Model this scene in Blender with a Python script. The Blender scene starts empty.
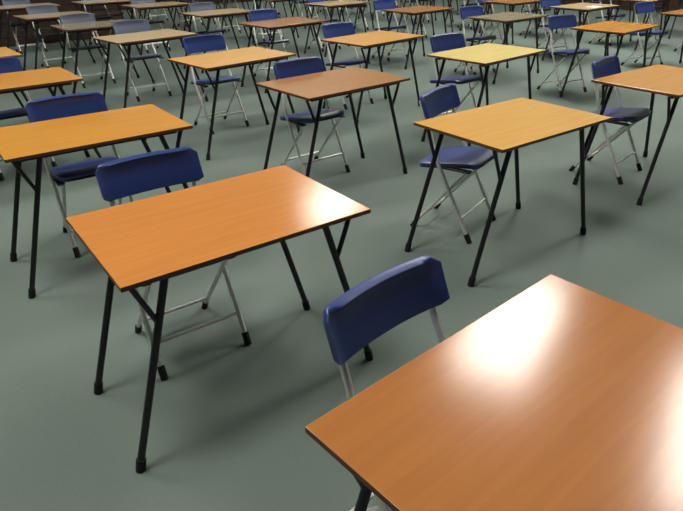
import bpy, bmesh, math, random
from math import radians as R, sin, cos, pi
from mathutils import Vector, Matrix
random.seed(7)
S = bpy.context.scene
COL = S.collection

# ------------------------------------------------------------------ helpers
def link(name, me, parent=None):
    o = bpy.data.objects.new(name, me)
    COL.objects.link(o)
    if parent is not None:
        o.parent = parent
    return o

def mesh_obj(name, bm, mats, parent=None, smooth=True, angle=38):
    bmesh.ops.recalc_face_normals(bm, faces=bm.faces[:])
    me = bpy.data.meshes.new(name)
    if smooth:
        for f in bm.faces: f.smooth = True
        for e in bm.edges:
            if len(e.link_faces) == 2 and e.calc_face_angle(0) > R(angle): e.smooth = False
    bm.to_mesh(me); bm.free()
    for m in (mats if isinstance(mats, (list, tuple)) else [mats]): me.materials.append(m)
    return link(name, me, parent)

def empty(name, x, y, rot):
    o = link(name, None)
    o.location = (x, y, 0); o.rotation_euler = (0, 0, rot)
    o.empty_display_size = .2
    return o

def tag(o, label, cat, group=None):
    o['label'] = label; o['category'] = cat
    if group: o['group'] = group

def box(bm, lo, hi, bevel=0, seg=1, mat=0):
    r = bmesh.ops.create_cube(bm, size=1)
    vs = r['verts']
    for v in vs:
        v.co = Vector([lo[i] + (v.co[i] + .5) * (hi[i] - lo[i]) for i in range(3)])
    fs = set(f for v in vs for f in v.link_faces)
    if bevel:
        es = set(e for v in vs for e in v.link_edges)
        rr = bmesh.ops.bevel(bm, geom=list(es), offset=bevel, segments=seg, affect='EDGES', profile=.6)
        fs = set(rr['faces']) | set(f for f in fs if f.is_valid)
    for f in fs:
        if f.is_valid: f.material_index = mat
    return vs

def tube(bm, pts, r, n=10, square=False, mat=0):
    """swept tube through the points, mitred at bends, closed ends"""
    pts = [Vector(p) for p in pts]
    k = 4 if square else n
    rings = []
    ref = None
    for i, p in enumerate(pts):
        if i == 0: t = (pts[1] - p).normalized(); sc = 1
        elif i == len(pts) - 1: t = (p - pts[i - 1]).normalized(); sc = 1
        else:
            a = (p - pts[i - 1]).normalized(); b = (pts[i + 1] - p).normalized()
            t = (a + b).normalized(); sc = 1
        if ref is None:
            ref = Vector((0, 1, 0)) if abs(t.y) < .9 else Vector((1, 0, 0))
        u = (ref - t * ref.dot(t)).normalized(); w = t.cross(u)
        ref = u
        ring = []
        for j in range(k):
            an = 2 * pi * (j + (.5 if square else 0)) / k
            rr = r * (1.3 if square else 1)
            ring.append(bm.verts.new(p + u * cos(an) * rr + w * sin(an) * rr))
        rings.append(ring)
    for a, b in zip(rings, rings[1:]):
        for j in range(k):
            f = bm.faces.new((a[j], a[(j + 1) % k], b[(j + 1) % k], b[j])); f.material_index = mat
    f = bm.faces.new(rings[0][::-1]); f.material_index = mat
    f = bm.faces.new(rings[-1]); f.material_index = mat

def arc(pts, n=6):
    """quadratic smoothing of a 3 point bend"""
    a, b, c = [Vector(p) for p in pts]
    return [a * (1 - t) ** 2 + b * 2 * t * (1 - t) + c * t * t for t in [i / n for i in range(n + 1)]]

def copy_tree(o, parent=None):
    c = o.copy(); COL.objects.link(c)
    if parent is not None: c.parent = parent
    for ch in o.children: copy_tree(ch, c)
    return c

# ------------------------------------------------------------------ materials
def srgb(r, g, b):
    f = lambda c: (c / 255) / 12.92 if c / 255 <= .04045 else ((c / 255 + .055) / 1.055) ** 2.4
    return (f(r), f(g), f(b), 1)

def mat(name, col, rough=.5, metal=0, spec=.5, coat=0, noise=None):
    m = bpy.data.materials.new(name); m.use_nodes = True
    nt = m.node_tree; b = nt.nodes['Principled BSDF']
    b.inputs['Base Color'].default_value = col
    b.inputs['Roughness'].default_value = rough
    b.inputs['Metallic'].default_value = metal
    b.inputs['Specular IOR Level'].default_value = spec
    b.inputs['Coat Weight'].default_value = coat
    if noise:
        sc, amt = noise
        tc = nt.nodes.new('ShaderNodeTexCoord'); nz = nt.nodes.new('ShaderNodeTexNoise')
        nz.inputs['Scale'].default_value = sc; nz.inputs['Detail'].default_value = 5
        nt.links.new(tc.outputs['Object'], nz.inputs['Vector'])
        mx = nt.nodes.new('ShaderNodeMix'); mx.data_type = 'RGBA'
        mx.inputs['A'].default_value = tuple(c * (1 - amt) for c in col[:3]) + (1,)
        mx.inputs['B'].default_value = tuple(min(1, c * (1 + amt)) for c in col[:3]) + (1,)
        nt.links.new(nz.outputs['Fac'], mx.inputs['Factor'])
        nt.links.new(mx.outputs['Result'], b.inputs['Base Color'])
    return m

def wood(name, col, rough=.175, spec=.5):
    """laminate desk top: straight grain along the long side, a few worn scuffs"""
    m = bpy.data.materials.new(name); m.use_nodes = True
    nt = m.node_tree; N = nt.nodes; L = nt.links; b = N['Principled BSDF']
    tc = N.new('ShaderNodeTexCoord'); oi = N.new('ShaderNodeObjectInfo')
    add = N.new('ShaderNodeVectorMath'); add.operation = 'ADD'
    cmb = N.new('ShaderNodeCombineXYZ'); mul = N.new('ShaderNodeMath'); mul.operation = 'MULTIPLY'; mul.inputs[1].default_value = 37
    L.new(oi.outputs['Random'], mul.inputs[0]); L.new(mul.outputs[0], cmb.inputs[0]); L.new(mul.outputs[0], cmb.inputs[1])
    L.new(tc.outputs['Object'], add.inputs[0]); L.new(cmb.outputs[0], add.inputs[1])
    mp = N.new('ShaderNodeMapping'); mp.inputs['Scale'].default_value = (1.2, 22, 3)
    L.new(add.outputs[0], mp.inputs['Vector'])
    nz = N.new('ShaderNodeTexNoise'); nz.inputs['Scale'].default_value = 2.2; nz.inputs['Detail'].default_value = 6; nz.inputs['Distortion'].default_value = .5
    L.new(mp.outputs[0], nz.inputs['Vector'])
    mx = N.new('ShaderNodeMix'); mx.data_type = 'RGBA'
    mx.inputs['A'].default_value = tuple(c * .82 for c in col[:3]) + (1,)
    mx.inputs['B'].default_value = tuple(min(1, c * 1.16) for c in col[:3]) + (1,)
    L.new(nz.outputs['Fac'], mx.inputs['Factor'])
    # scuffs: short pale scratches
    mp2 = N.new('ShaderNodeMapping'); mp2.inputs['Scale'].default_value = (9, 26, 1); mp2.inputs['Rotation'].default_value = (0, 0, .5)
    L.new(add.outputs[0], mp2.inputs['Vector'])
    vo = N.new('ShaderNodeTexVoronoi'); vo.inputs['Scale'].default_value = 1.6; L.new(mp2.outputs[0], vo.inputs['Vector'])
    rp = N.new('ShaderNodeValToRGB'); rp.color_ramp.elements[0].position = .03; rp.color_ramp.elements[0].color = (1, 1, 1, 1)
    rp.color_ramp.elements[1].position = .10; rp.color_ramp.elements[1].color = (0, 0, 0, 1)
    L.new(vo.outputs['Distance'], rp.inputs[0])
    sm = N.new('ShaderNodeMath'); sm.operation = 'MULTIPLY'; sm.inputs[1].default_value = .13
    L.new(rp.outputs[0], sm.inputs[0])
    mx2 = N.new('ShaderNodeMix'); mx2.data_type = 'RGBA'
    L.new(sm.outputs[0], mx2.inputs['Factor']); L.new(mx.outputs['Result'], mx2.inputs['A'])
    mx2.inputs['B'].default_value = tuple(min(1, c * 1.7 + .05) for c in col[:3]) + (1,)
    L.new(mx2.outputs['Result'], b.inputs['Base Color'])
    b.inputs['Roughness'].default_value = rough
    b.inputs['Specular IOR Level'].default_value = spec
    return m

M_steel = mat('black painted steel', srgb(26, 22, 26), .42, 0, .5)
M_rubber = mat('black rubber', srgb(18, 17, 18), .8)
M_chrome = mat('bright plated steel', srgb(232, 230, 222), .3, .4)
M_edge = mat('dark brown edge', srgb(104, 64, 34), .5)
M_under = mat('brown underside board', srgb(70, 50, 36), .7)
M_blue = mat('blue plastic', srgb(47, 64, 124), .34, 0, .5)
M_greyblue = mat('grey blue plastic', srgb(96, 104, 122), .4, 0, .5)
M_paper = mat('white paper', srgb(240, 238, 228), .8)
M_white = mat('white painted wall', srgb(192, 190, 182), .8, noise=(1.5, .05))
M_darkwood = mat('dark stained boards', srgb(58, 40, 30), .45, noise=(3, .25))
M_frame = mat('white window frame', srgb(225, 225, 220), .5)

TONES = dict(
    tan=wood('tan wood laminate', srgb(172, 111, 60)),
    orange=wood('orange beech laminate', srgb(204, 133, 66)),
    amber=wood('amber wood laminate', srgb(206, 142, 52)),
    gold=wood('golden wood laminate', srgb(222, 168, 84)),
    honey=wood('honey wood laminate', srgb(226, 170, 88)),
    brown=wood('brown wood laminate', srgb(174, 122, 72)),
    straw=wood('pale straw laminate', srgb(238, 212, 128)),
    sand=wood('sandy laminate', srgb(206, 180, 138)),
    drab=wood('drab grey brown laminate', srgb(150, 138, 112)),
    cream=wood('cream sheen laminate', srgb(218, 206, 180)),  # pale colour stands in for the lit wall reflected in the top
)

M_ceil = mat('white ceiling', srgb(150, 150, 146), .9)
# floor
def floor_mat():
    m = bpy.data.materials.new('grey green sheet floor'); m.use_nodes = True
    nt = m.node_tree; N = nt.nodes; L = nt.links; b = N['Principled BSDF']
    tc = N.new('ShaderNodeTexCoord')
    n1 = N.new('ShaderNodeTexNoise'); n1.inputs['Scale'].default_value = 1.3; n1.inputs['Detail'].default_value = 6
    n2 = N.new('ShaderNodeTexNoise'); n2.inputs['Scale'].default_value = 60; n2.inputs['Detail'].default_value = 3
    L.new(tc.outputs['Object'], n1.inputs['Vector']); L.new(tc.outputs['Object'], n2.inputs['Vector'])
    mx = N.new('ShaderNodeMix'); mx.data_type = 'RGBA'
    mx.inputs['A'].default_value = srgb(98, 110, 103); mx.inputs['B'].default_value = srgb(120, 133, 125)
    av = N.new('ShaderNodeMath'); av.operation = 'MULTIPLY_ADD'; av.inputs[1].default_value = .35
    sc = N.new('ShaderNodeMath'); sc.operation = 'MULTIPLY'; sc.inputs[1].default_value = .65
    L.new(n1.outputs['Fac'], sc.inputs[0]); L.new(n2.outputs['Fac'], av.inputs[0]); L.new(sc.outputs[0], av.inputs[2])
    L.new(av.outputs[0], mx.inputs['Factor']); L.new(mx.outputs['Result'], b.inputs['Base Color'])
    b.inputs['Roughness'].default_value = .6; b.inputs['Specular IOR Level'].default_value = .06
    return m

# ------------------------------------------------------------------ exam desk
W, D, H = .869, .576, .710
FX, FY = .484, .235          # foot positions
TX, TY = .285, .215          # where the legs meet the underside

def build_desk(tone):
    root = empty('exam_desk', 0, 0, 0)
    tops = {}
    for k, m in TONES.items():
        bm = bmesh.new()
        box(bm, (-W / 2, -D / 2, H - .016), (W / 2, D / 2, H), .0025, 2)
        bm.faces.ensure_lookup_table()
        for f in bm.faces:
            n = f.normal
            f.material_index = 0 if n.z > .3 else (2 if n.z < -.5 else 1)
        bmesh.ops.recalc_face_normals(bm, faces=bm.faces[:])
        for f in bm.faces:
            c = f.calc_center_median()
            if f.normal.z > .3: f.material_index = 0
            elif f.normal.z < -.5: f.material_index = 2
            else: f.material_index = 1
        me = bpy.data.meshes.new('tabletop'); bm.to_mesh(me); bm.free()
        for mm in (m, M_edge, M_under): me.materials.append(mm)
        tops[k] = me
    link('tabletop', tops[tone], root)
    zt = H - .016
    # under frame: two long rails and two cross rails
    bm = bmesh.new()
    for s in (-1, 1):
        box(bm, (-.37, s * TY - .013, zt - .026), (.37, s * TY + .013, zt - .0005), .002)
    for s in (-1, 1):
        box(bm, (s * TX - .012, -TY + .012, zt - .024), (s * TX + .012, TY - .012, zt - .0008), .002)
    mesh_obj('under_frame', bm, M_steel, root, smooth=False)
    for sx in (-1, 1):
        for sy in (-1, 1):
            top = Vector((sx * TX, sy * TY, zt - .02)); foot = Vector((sx * FX, sy * FY, .012))
            bm = bmesh.new()
            tube(bm, [top, foot], .0125, 10)
            leg = mesh_obj('leg', bm, M_steel, root)
            bm = bmesh.new()
            d = (foot - top).normalized()
            tube(bm, [foot - d * .035, foot + Vector((0, 0, -.012))], .0165, 10)
            mesh_obj('rubber_foot', bm, M_rubber, leg)
            # curved Y brace from the leg out to the end of the top
            j = top.lerp(foot, .24)
            bm = bmesh.new()
            tube(bm, arc([j, j + Vector((sx * .035, 0, .085)), Vector((sx * .40, sy * TY, zt - .012))]), .009, 8)
            mesh_obj('brace', bm, M_steel, root)
    return root, tops

# ------------------------------------------------------------------ folding chair (faces local -y)
def build_chair(mp):
    root = empty('folding_chair', 0, 0, 0)
    # seat: shaped pan with rounded front corners, shallow dish and a turned down rim
    bm = bmesh.new()
    nx, ny = 14, 12
    def sp(u, v, dz):
        # u,v in -1..1 mapped to a rounded rectangle
        uu, vv = u, v
        r = .34
        if abs(u) > 1 - r and abs(v) > 1 - r:
            a = (abs(u) - (1 - r)) / r; b = (abs(v) - (1 - r)) / r
            m = max(a, b); l = math.hypot(a, b)
            if l > 0:
                uu = math.copysign(1 - r + r * a * m / l, u); vv = math.copysign(1 - r + r * b * m / l, v)
        e = max(abs(u), abs(v))
        z = .446 - .030 * v - .010 * (1 - u * u) * (1 - v * v) + dz
        if e > .95: z -= .006
        if v < -.6: z -= .016 * ((-.6 - v) / .4) ** 2
        return Vector((uu * .185, .0 + vv * .180, z))
    g1 = [[bm.verts.new(sp(-1 + 2 * i / nx, -1 + 2 * j / ny, 0)) for i in range(nx + 1)] for j in range(ny + 1)]
    g2 = [[bm.verts.new(sp(-1 + 2 * i / nx, -1 + 2 * j / ny, -.014 - (.010 if i in (0, nx) or j in (0, ny) else 0))) for i in range(nx + 1)] for j in range(ny + 1)]
    for j in range(ny):
        for i in range(nx):
            bm.faces.new((g1[j][i], g1[j][i + 1], g1[j + 1][i + 1], g1[j + 1][i]))
            bm.faces.new((g2[j + 1][i], g2[j + 1][i + 1], g2[j][i + 1], g2[j][i]))
    def rim(a, b, c, d):
        bm.faces.new((a, b, c, d))
    for i in range(nx):
        rim(g1[0][i], g2[0][i], g2[0][i + 1], g1[0][i + 1]); rim(g1[ny][i], g1[ny][i + 1], g2[ny][i + 1], g2[ny][i])
    for j in range(ny):
        rim(g1[j][0], g1[j + 1][0], g2[j + 1][0], g2[j][0]); rim(g1[j][nx], g2[j][nx], g2[j + 1][nx], g1[j + 1][nx])
    mesh_obj('seat', bm, mp, root, angle=60)
    # black rim rail that carries the pan
    rail = []
    for q in range(29):
        a = 2 * pi * q / 28 if q < 28 else 0
        u = max(-1, min(1, 1.25 * cos(a))); v = max(-1, min(1, 1.25 * sin(a)))
        p = sp(u * .99, v * .99, 0); p.z = .446 - .030 * v - (.024 if v > -.6 else .024 + .016 * ((-.6 - v) / .4) ** 2)
        rail.append(p)
    bm = bmesh.new(); tube(bm, rail, .0075, 8)
    mesh_obj('seat_rail', bm, M_steel, root)
    # side frame line: front foot -> seat -> top of the back
    def side(z):
        # y of the side tube at height z
        if z < .46: return -.19 + (z / .46) * .245
        return .055 + (z - .46) / .33 * .135
    # backrest: curved shell with a rolled top lip and ends wrapped round the tubes
    bm = bmesh.new()
    n = 20; hw = .203
    z0, z1 = .660, .790
    prof = [(.000, 0.00), (.012, .03), (.012, .5), (.010, .9), (-.004, 1.0), (-.022, 1.0), (-.028, .95), (-.020, .89), (-.010, .5), (-.010, .04), (-.008, 0)]
    rings = []
    for i in range(n + 1):
        s = -1 + 2 * i / n
        e = abs(s)
        cy = .020 * (1 - s * s)                                   # bow away from the sitter
        wrap = -.016 * max(0, (e - .86) / .14) ** 2
        # rounded end corners: shrink the height toward the ends
        sh = 0
        if e > .9: sh = .016 * (1 - math.sqrt(max(0, 1 - ((e - .9) / .1) ** 2)))
        ring = []
        for (dy, t) in prof:
            zz = z0 + sh + (z1 - z0 - 2 * sh) * t
            zz += .005 * (1 - s * s) * t
            ring.append(bm.verts.new((s * hw, side(zz) - .016 + cy + wrap + (dy if dy > -.011 else -.010 + (dy + .010) * min(1, max(0, (.97 - e) / .25))), zz)))
        rings.append(ring)
    k = len(prof)
    for a, b in zip(rings, rings[1:]):
        for j in range(k): bm.faces.new((a[j], a[(j + 1) % k], b[(j + 1) % k], b[j]))
    bm.faces.new(rings[0][::-1]); bm.faces.new(rings[-1])
    mesh_obj('backrest', bm, mp, root, angle=50)
    for sx in (-1, 1):
        x = sx * .184
        bm = bmesh.new()
        x = sx * .188
        pts = [(x, side(.012), .012), (x, side(.40), .40)] + [tuple(v) for v in arc([(x, side(.42), .42), (x, side(.46), .46), (x * .98, side(.50), .50)], 4)] + [(x * .9, side(.60), .60), (x * .9, side(.762) + .004, .762)]
        tube(bm, pts, .0105, 10)
        fr = mesh_obj('side_frame', bm, M_chrome, root)
        bm = bmesh.new(); tube(bm, [(x, side(.05), .05), (x, side(0), 0)], .0155, 10)
        mesh_obj('rubber_foot', bm, M_rubber, fr)
        x2 = sx * .160
        bm = bmesh.new(); a = Vector((x2, -.135, .415)); b = Vector((x2, .195, .012)); tube(bm, [a, b], .0098, 10)
        rl = mesh_obj('rear_leg', bm, M_chrome, root)
        bm = bmesh.new(); tube(bm, [b + (a - b).normalized() * .04, b + Vector((0, 0, -.012))], .0148, 10)
        mesh_obj('rubber_foot', bm, M_rubber, rl)
        # pivot bracket under the seat
        bm = bmesh.new(); box(bm, (min(x2, x) - .004, -.15, .408), (max(x2, x) + .004, .05, .420), .003)
        mesh_obj('seat_bracket', bm, M_steel, root, smooth=False)
    bm = bmesh.new(); tube(bm, [(-.188, side(.13), .13), (.188, side(.13), .13)], .008, 8)
    mesh_obj('front_crossbar', bm, M_chrome, root)
    yb = -.135 + .33 * (.415 - .085) / .403
    bm = bmesh.new(); tube(bm, [(-.160, yb, .085), (.160, yb, .085)], .008, 8)
    mesh_obj('rear_crossbar', bm, M_chrome, root)
    return root

# ------------------------------------------------------------------ layout
# desk: x, y, yaw(deg), tone, label ; chair: offset along/behind the desk, yaw offset, colour, label
G_D, G_C = 'exam desks set out in rows', 'folding chairs tucked behind the exam desks'
desks = [
 # key, x, y, yaw, tone, desk label, (cx, cy, cyaw, colour, chair label)
 ('a0', .443, .894, 41.1, 'tan', 'large tan wood exam desk filling the near corner, white light glare on top', (-.03, .315, 2, 'b', 'blue folding chair nearest the camera, curved back beside the glare-lit desk')),
 ('a1', -.417, 1.829, 36.2, 'orange', 'orange wood exam desk, whole top in view, left of the nearest blue chair', (-.06, .345, 0, 'b', 'wide blue folding chair tucked under the whole orange desk at left centre')),
 ('a2', -1.273, 2.903, 36.2, 'amber', 'amber exam desk cut by the left edge, behind the wide blue chair back', (.0, .25, 0, 'b', 'blue folding chair at the amber desk on the left edge, silver leg in view')),
 ('a3', -2.297, 4.092, 38, 'amber', 'orange brown exam desk at left edge, second desk up the left edge', (.0, .28, 2, 'b', 'folding chair at the second desk up the left edge, partly out of view')),
 ('a4', -3.202, 5.096, 40, 'honey', 'pale honey desk corner at left edge, third up the left edge', None),
 ('b1', .897, 2.973, 36.5, 'gold', 'golden amber exam desk right of centre, with four thin black legs in view', (-.02, .33, 19, 'b', 'blue folding chair under the golden desk right of centre')),
 ('b2', -.037, 3.983, 40.2, 'brown', 'dull brown exam desk in the middle, behind the whole orange desk', (.0, .26, -2, 'b', 'blue folding chair under the dull brown middle desk, pale blue seat showing')),
 ('b3', -.875, 4.968, 43.9, 'honey', 'bright honey exam desk left of centre, behind the dull brown desk', (.14, .52, -4, 'b', 'blue folding chair pulled back from the bright honey desk')),
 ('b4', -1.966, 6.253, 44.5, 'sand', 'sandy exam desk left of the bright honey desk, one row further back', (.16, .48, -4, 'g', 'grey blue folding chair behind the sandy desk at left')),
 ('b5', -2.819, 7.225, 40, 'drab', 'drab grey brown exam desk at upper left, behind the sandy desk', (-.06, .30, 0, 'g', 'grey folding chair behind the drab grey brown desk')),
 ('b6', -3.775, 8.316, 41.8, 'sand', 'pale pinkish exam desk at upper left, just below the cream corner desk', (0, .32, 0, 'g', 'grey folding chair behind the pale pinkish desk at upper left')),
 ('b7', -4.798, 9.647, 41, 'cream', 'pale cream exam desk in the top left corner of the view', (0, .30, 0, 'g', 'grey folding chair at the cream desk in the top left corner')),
 ('c1', 2.184, 3.962, 37.2, 'amber', 'warm golden exam desk cut by the right edge, dark blue chair under it', (-.07, .25, 9, 'b', 'dark blue folding chair under the golden desk on the right edge')),
 ('c2', 1.228, 5.048, 42.5, 'straw', 'pale straw yellow exam desk, palest of the middle rows', (.09, .36, -6, 'b', 'blue folding chair behind the pale straw yellow desk')),
 ('c3', .330, 5.956, 45, 'honey', 'honey exam desk top centre, left of the pale straw desk', (.05, .40, -4, 'b', 'blue folding chair behind the honey desk at top centre')),
 ('c4', -.664, 7.292, 43.5, 'brown', 'brown exam desk with blue chair at its right end, upper centre left', (.15, .44, -4, 'b', 'folding chair behind the brown desk at upper centre left')),
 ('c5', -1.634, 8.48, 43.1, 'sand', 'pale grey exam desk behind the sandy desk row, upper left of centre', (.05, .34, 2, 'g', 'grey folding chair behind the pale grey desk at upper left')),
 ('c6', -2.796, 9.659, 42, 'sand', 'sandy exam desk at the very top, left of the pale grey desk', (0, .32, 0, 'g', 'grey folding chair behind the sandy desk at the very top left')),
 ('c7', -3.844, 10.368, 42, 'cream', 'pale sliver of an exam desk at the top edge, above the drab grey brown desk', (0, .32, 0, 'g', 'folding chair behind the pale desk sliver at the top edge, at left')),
 ('d2', 2.946, 6.596, 42, 'amber', 'warm amber brown exam desk at upper right, blue chair to its left', (-.19, .40, -14, 'b', 'dark blue folding chair left of the warm amber desk at upper right, silver legs crossed')),
 ('d3', 2.066, 7.646, 41.1, 'drab', 'dull tan exam desk at upper right, behind the pale straw desk', (-.08, .36, -4, 'b', 'blue grey folding chair left of the dull tan desk at upper right')),
 ('d4', 1.082, 8.611, 43, 'brown', 'brown exam desk at top centre right, left of the dull tan desk', (.0, .50, -4, 'b', 'blue folding chair left of the brown desk at top centre right')),
 ('d5', -.03, 9.641, 44, 'sand', 'sandy exam desk at the very top, slightly left of the brown one', (0, .32, 0, 'b', 'blue folding chair behind the sandy desk at the very top centre')),
 ('e2', 4.518, 7.878, 40, 'brown', 'brown exam desk in the top right corner, cut by the right edge', (-.1, .50, -6, 'b', 'bright blue folding chair left of the brown desk in the top right corner')),
 ('e3', 3.433, 8.795, 40, 'sand', 'light tan exam desk at top right with a white paper on it', (.0, .42, -8, 'b', 'dark blue folding chair left of the tan desk with the paper')),
 ('e4', 2.688, 9.730, 41, 'brown', 'brown exam desk at the very top, between the dull tan and paper desks', (-.05, .36, 0, 'b', 'blue folding chair behind the brown desk at the very top right of centre')),
]
# further back only legs and chairs reach into the frame
for key, x, y in [('f2', -.963, 10.689), ('f3', -1.95, 11.7), ('f4', 1.5, 10.80), ('f5', .469, 11.89), ('f6', -.483, 12.95),
                  ('f7', 4.758, 9.9), ('f8', 3.8, 10.95), ('f9', 2.85, 12.02), ('g1', 1.9, 13.09), ('g2', 5.9, 11.1), ('g3', 5.24, 12.16), ('g4', 4.29, 13.2), ('g5', 3.33, 14.29), ('g6', .95, 14.15), ('g7', 2.4, 15.3), ('g8', 5.7, 9.05), ('h1', -2.87, 12.82), ('h2', -1.43, 14.0), ('h3', 0, 15.2), ('h4', 1.45, 16.3), ('h5', -2.4, 14.9), ('h6', -3.85, 13.75)]:
    desks.append((key, x, y, 41 + random.uniform(-3, 3), 'sand', None,
                  (random.uniform(-.08, .08), .34 + random.uniform(-.04, .1), random.uniform(-6, 6), 'b', None)))

proto_d, TOPS = build_desk('tan')
proto_c = build_chair(M_blue)
def recolour(root, m):
    for ch in root.children:
        if ch.name.split('.')[0] in ('seat', 'backrest'):
            ch.material_slots[0].link = 'OBJECT'; ch.material_slots[0].material = m

usedd = usedc = False
jobs = []
for key, x, y, yaw, tone, dl, ch in desks:
    d = copy_tree(proto_d) if usedd else proto_d
    jobs.append((d, usedd)); usedd = True
    t = R(yaw)
    d.location = (x, y, 0); d.rotation_euler = (0, 0, t)
    for c in d.children:
        if c.name.startswith('tabletop'): c.data = TOPS[tone]
    far = dl is None
    tag(d, dl or 'far row exam desk cut off by the top edge, mostly its black legs in view', 'desk', 'far exam desks showing only legs' if far else G_D)
    if ch:
        cx, cy, cw, colr, cl = ch
        c = copy_tree(proto_c) if usedc else proto_c
        usedc = True
        c.location = (x + cos(t) * cx - sin(t) * cy, y + sin(t) * cx + cos(t) * cy, 0)
        c.rotation_euler = (0, 0, t + R(cw))
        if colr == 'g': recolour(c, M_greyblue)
        tag(c, cl or 'blue folding chair in the far rows, only legs and seat in view at the top', 'chair', 'far folding chairs at the top of the view' if far else G_C)

# sheet of paper on the light tan desk
bm = bmesh.new(); box(bm, (-.105, -.07, 0), (.105, .07, .0008))
pp = mesh_obj('paper_sheet', bm, M_paper, smooth=False)
t = R(40); pp.location = (3.433 + cos(t) * -.02 - sin(t) * -.15, 8.795 + sin(t) * -.02 + cos(t) * -.15, H + .0003); pp.rotation_euler = (0, 0, t)
tag(pp, 'white sheet of paper lying on the light tan desk at top right', 'paper')

# ------------------------------------------------------------------ the hall
UA = R(36)                                   # the hall's long direction, shared by the rows of desks
UX = Vector((cos(UA), sin(UA), 0)); UN = Vector((-sin(UA), cos(UA), 0))
def P(s, n, z): return UX * s + UN * n + Vector((0, 0, z))
RM = Matrix.Rotation(UA, 4, 'Z')
LAMP, HC, AMB, EXPO = 25.5, 6.91, .06, 0
S0, S1, N0, N1 = -6.5, 14.6, -6.5, 16.5
bm = bmesh.new(); box(bm, (S0 - .3, N0, -.1), (S1 + .3, N1 + .3, 0))
fl = mesh_obj('floor', bm, floor_mat(), smooth=False); fl.matrix_world = RM; fl['kind'] = 'structure'
# low stepped bench stand of dark boards behind the back row at the left
NB = 11.75
st = empty('bench_stand', 0, 0, 0); st.matrix_world = RM @ Matrix.Translation((1.2, NB, 0))
for q in range(3):
    y0 = q * .62; h = .42 * (q + 1)
    bm = bmesh.new(); box(bm, (-2.4, y0 - .03, h - .04), (2.4, y0 + .61, h), .006)
    mesh_obj('bench_step', bm, M_darkwood, st, smooth=False)
    bm = bmesh.new(); z = h - .42 + .012
    while z < h - .06:
        box(bm, (-2.38, y0, z), (2.38, y0 + .024, z + .112), .005); z += .124
    mesh_obj('riser_boards', bm, M_darkwood, st, smooth=False)
for x in (-2.36, 0, 2.36):
    bm = bmesh.new()
    for q in range(3): box(bm, (x - .02, q * .62 + .03, 0), (x + .02, q * .62 + .60, .42 * (q + 1) - .042))
    mesh_obj('side_support', bm, M_darkwood, st, smooth=False)
tag(st, 'dark brown stepped bench stand with horizontal boards behind the desks at top left', 'bench')
bm = bmesh.new(); box(bm, (S1, N0, 0), (S1 + .2, N1 + .2, HC))
wr = mesh_obj('wall_right', bm, M_white, smooth=False); wr.matrix_world = RM; wr['kind'] = 'structure'
# dark boarded lower part of the right hand and end walls
bm = bmesh.new(); z = .02
while z < 2.2:
    box(bm, (S1 - .03, N0, z), (S1 - .001, N1 - .04, z + .19), .006)
    box(bm, (S0, N1 - .03, z), (S1 - .04, N1 - .001, z + .19), .006); z += .2
tr = mesh_obj('trim_1', bm, M_darkwood, smooth=False); tr.matrix_world = RM; tr['kind'] = 'structure'
bm = bmesh.new(); box(bm, (S0, N1, 0), (S1, N1 + .2, HC))
wb = mesh_obj('wall_back', bm, M_white, smooth=False); wb.matrix_world = RM; wb['kind'] = 'structure'
bm = bmesh.new(); box(bm, (S0, N0, HC), (S1 + .2, N1 + .2, HC + .15))
ce = mesh_obj('ceiling', bm, M_ceil, smooth=False); ce.matrix_world = RM; ce['kind'] = 'structure'

# long lamps hung in two rows under the ceiling
M_lamp = bpy.data.materials.new('lit lamp diffuser'); M_lamp.use_nodes = True
b_ = M_lamp.node_tree.nodes['Principled BSDF']
b_.inputs['Emission Color'].default_value = (1, .975, .905, 1); b_.inputs['Emission Strength'].default_value = LAMP
lp = None
LAMPS = [Vector((5.95, 6.62, 0)), Vector((3.45, 9.75, 0)), Vector((-.15, 16.2, 0))]; VU = Vector((-7.6, -5.5, 0))
LX, LY = 1.8, .72
for r, rn in ((0, 'right'), (1, 'left')):
    for q in (LAMPS if r == 0 else LAMPS[:2]):
        p = q + VU * r
        if lp is None:
            lp = empty('ceiling_lamp', 0, 0, 0)
            bm = bmesh.new(); box(bm, (-LX - .06, -LY - .06, .012), (LX + .06, LY + .06, .11), .01)
            hs = mesh_obj('housing', bm, M_frame, lp, smooth=False)
            bm = bmesh.new(); box(bm, (-LX, -LY, 0), (LX, LY, .012)); mesh_obj('diffuser', bm, M_lamp, lp, smooth=False)
            o = lp
        else:
            o = copy_tree(lp)
        o.location = (p.x, p.y, HC - .11); o.rotation_euler = (0, 0, R(58))
        if r: o.scale = (.6, 1, 1)
        elif q.y > 12: o.scale = (.7, .8, 1)
        tag(o, 'long white ceiling lamp, lit, hung above the exam desks', 'lamp', 'long ceiling lamps')

# weak ambient fill added to the hall, entering by its open sides
wd = bpy.data.worlds.new('hall ambient fill'); S.world = wd; wd.use_nodes = True
bg = wd.node_tree.nodes['Background']; bg.inputs[0].default_value = (.95, .98, 1, 1); bg.inputs[1].default_value = AMB

# ------------------------------------------------------------------ camera
cam = bpy.data.cameras.new('camera'); co = link('camera', cam)
cam.sensor_width = 36; cam.lens = 581.28 / 683 * 36; cam.clip_end = 200
pit, rol = R(28.35), R(-.56)
fw = Vector((0, cos(pit), -sin(pit))); rt = Vector((1, 0, 0)); up = rt.cross(fw)
r2 = rt * cos(rol) + up * sin(rol); u2 = -rt * sin(rol) + up * cos(rol)
m = Matrix((r2, u2, -fw)).transposed().to_4x4(); m.translation = (0, 0, 1.527)
co.matrix_world = m
S.camera = co

S.view_settings.view_transform = 'Standard'; S.view_settings.look = 'None'
S.view_settings.exposure = EXPO; S.view_settings.gamma = 1
S.view_settings.use_curve_mapping = False
S.cycles.use_denoising = True
S.cycles.max_bounces = 6
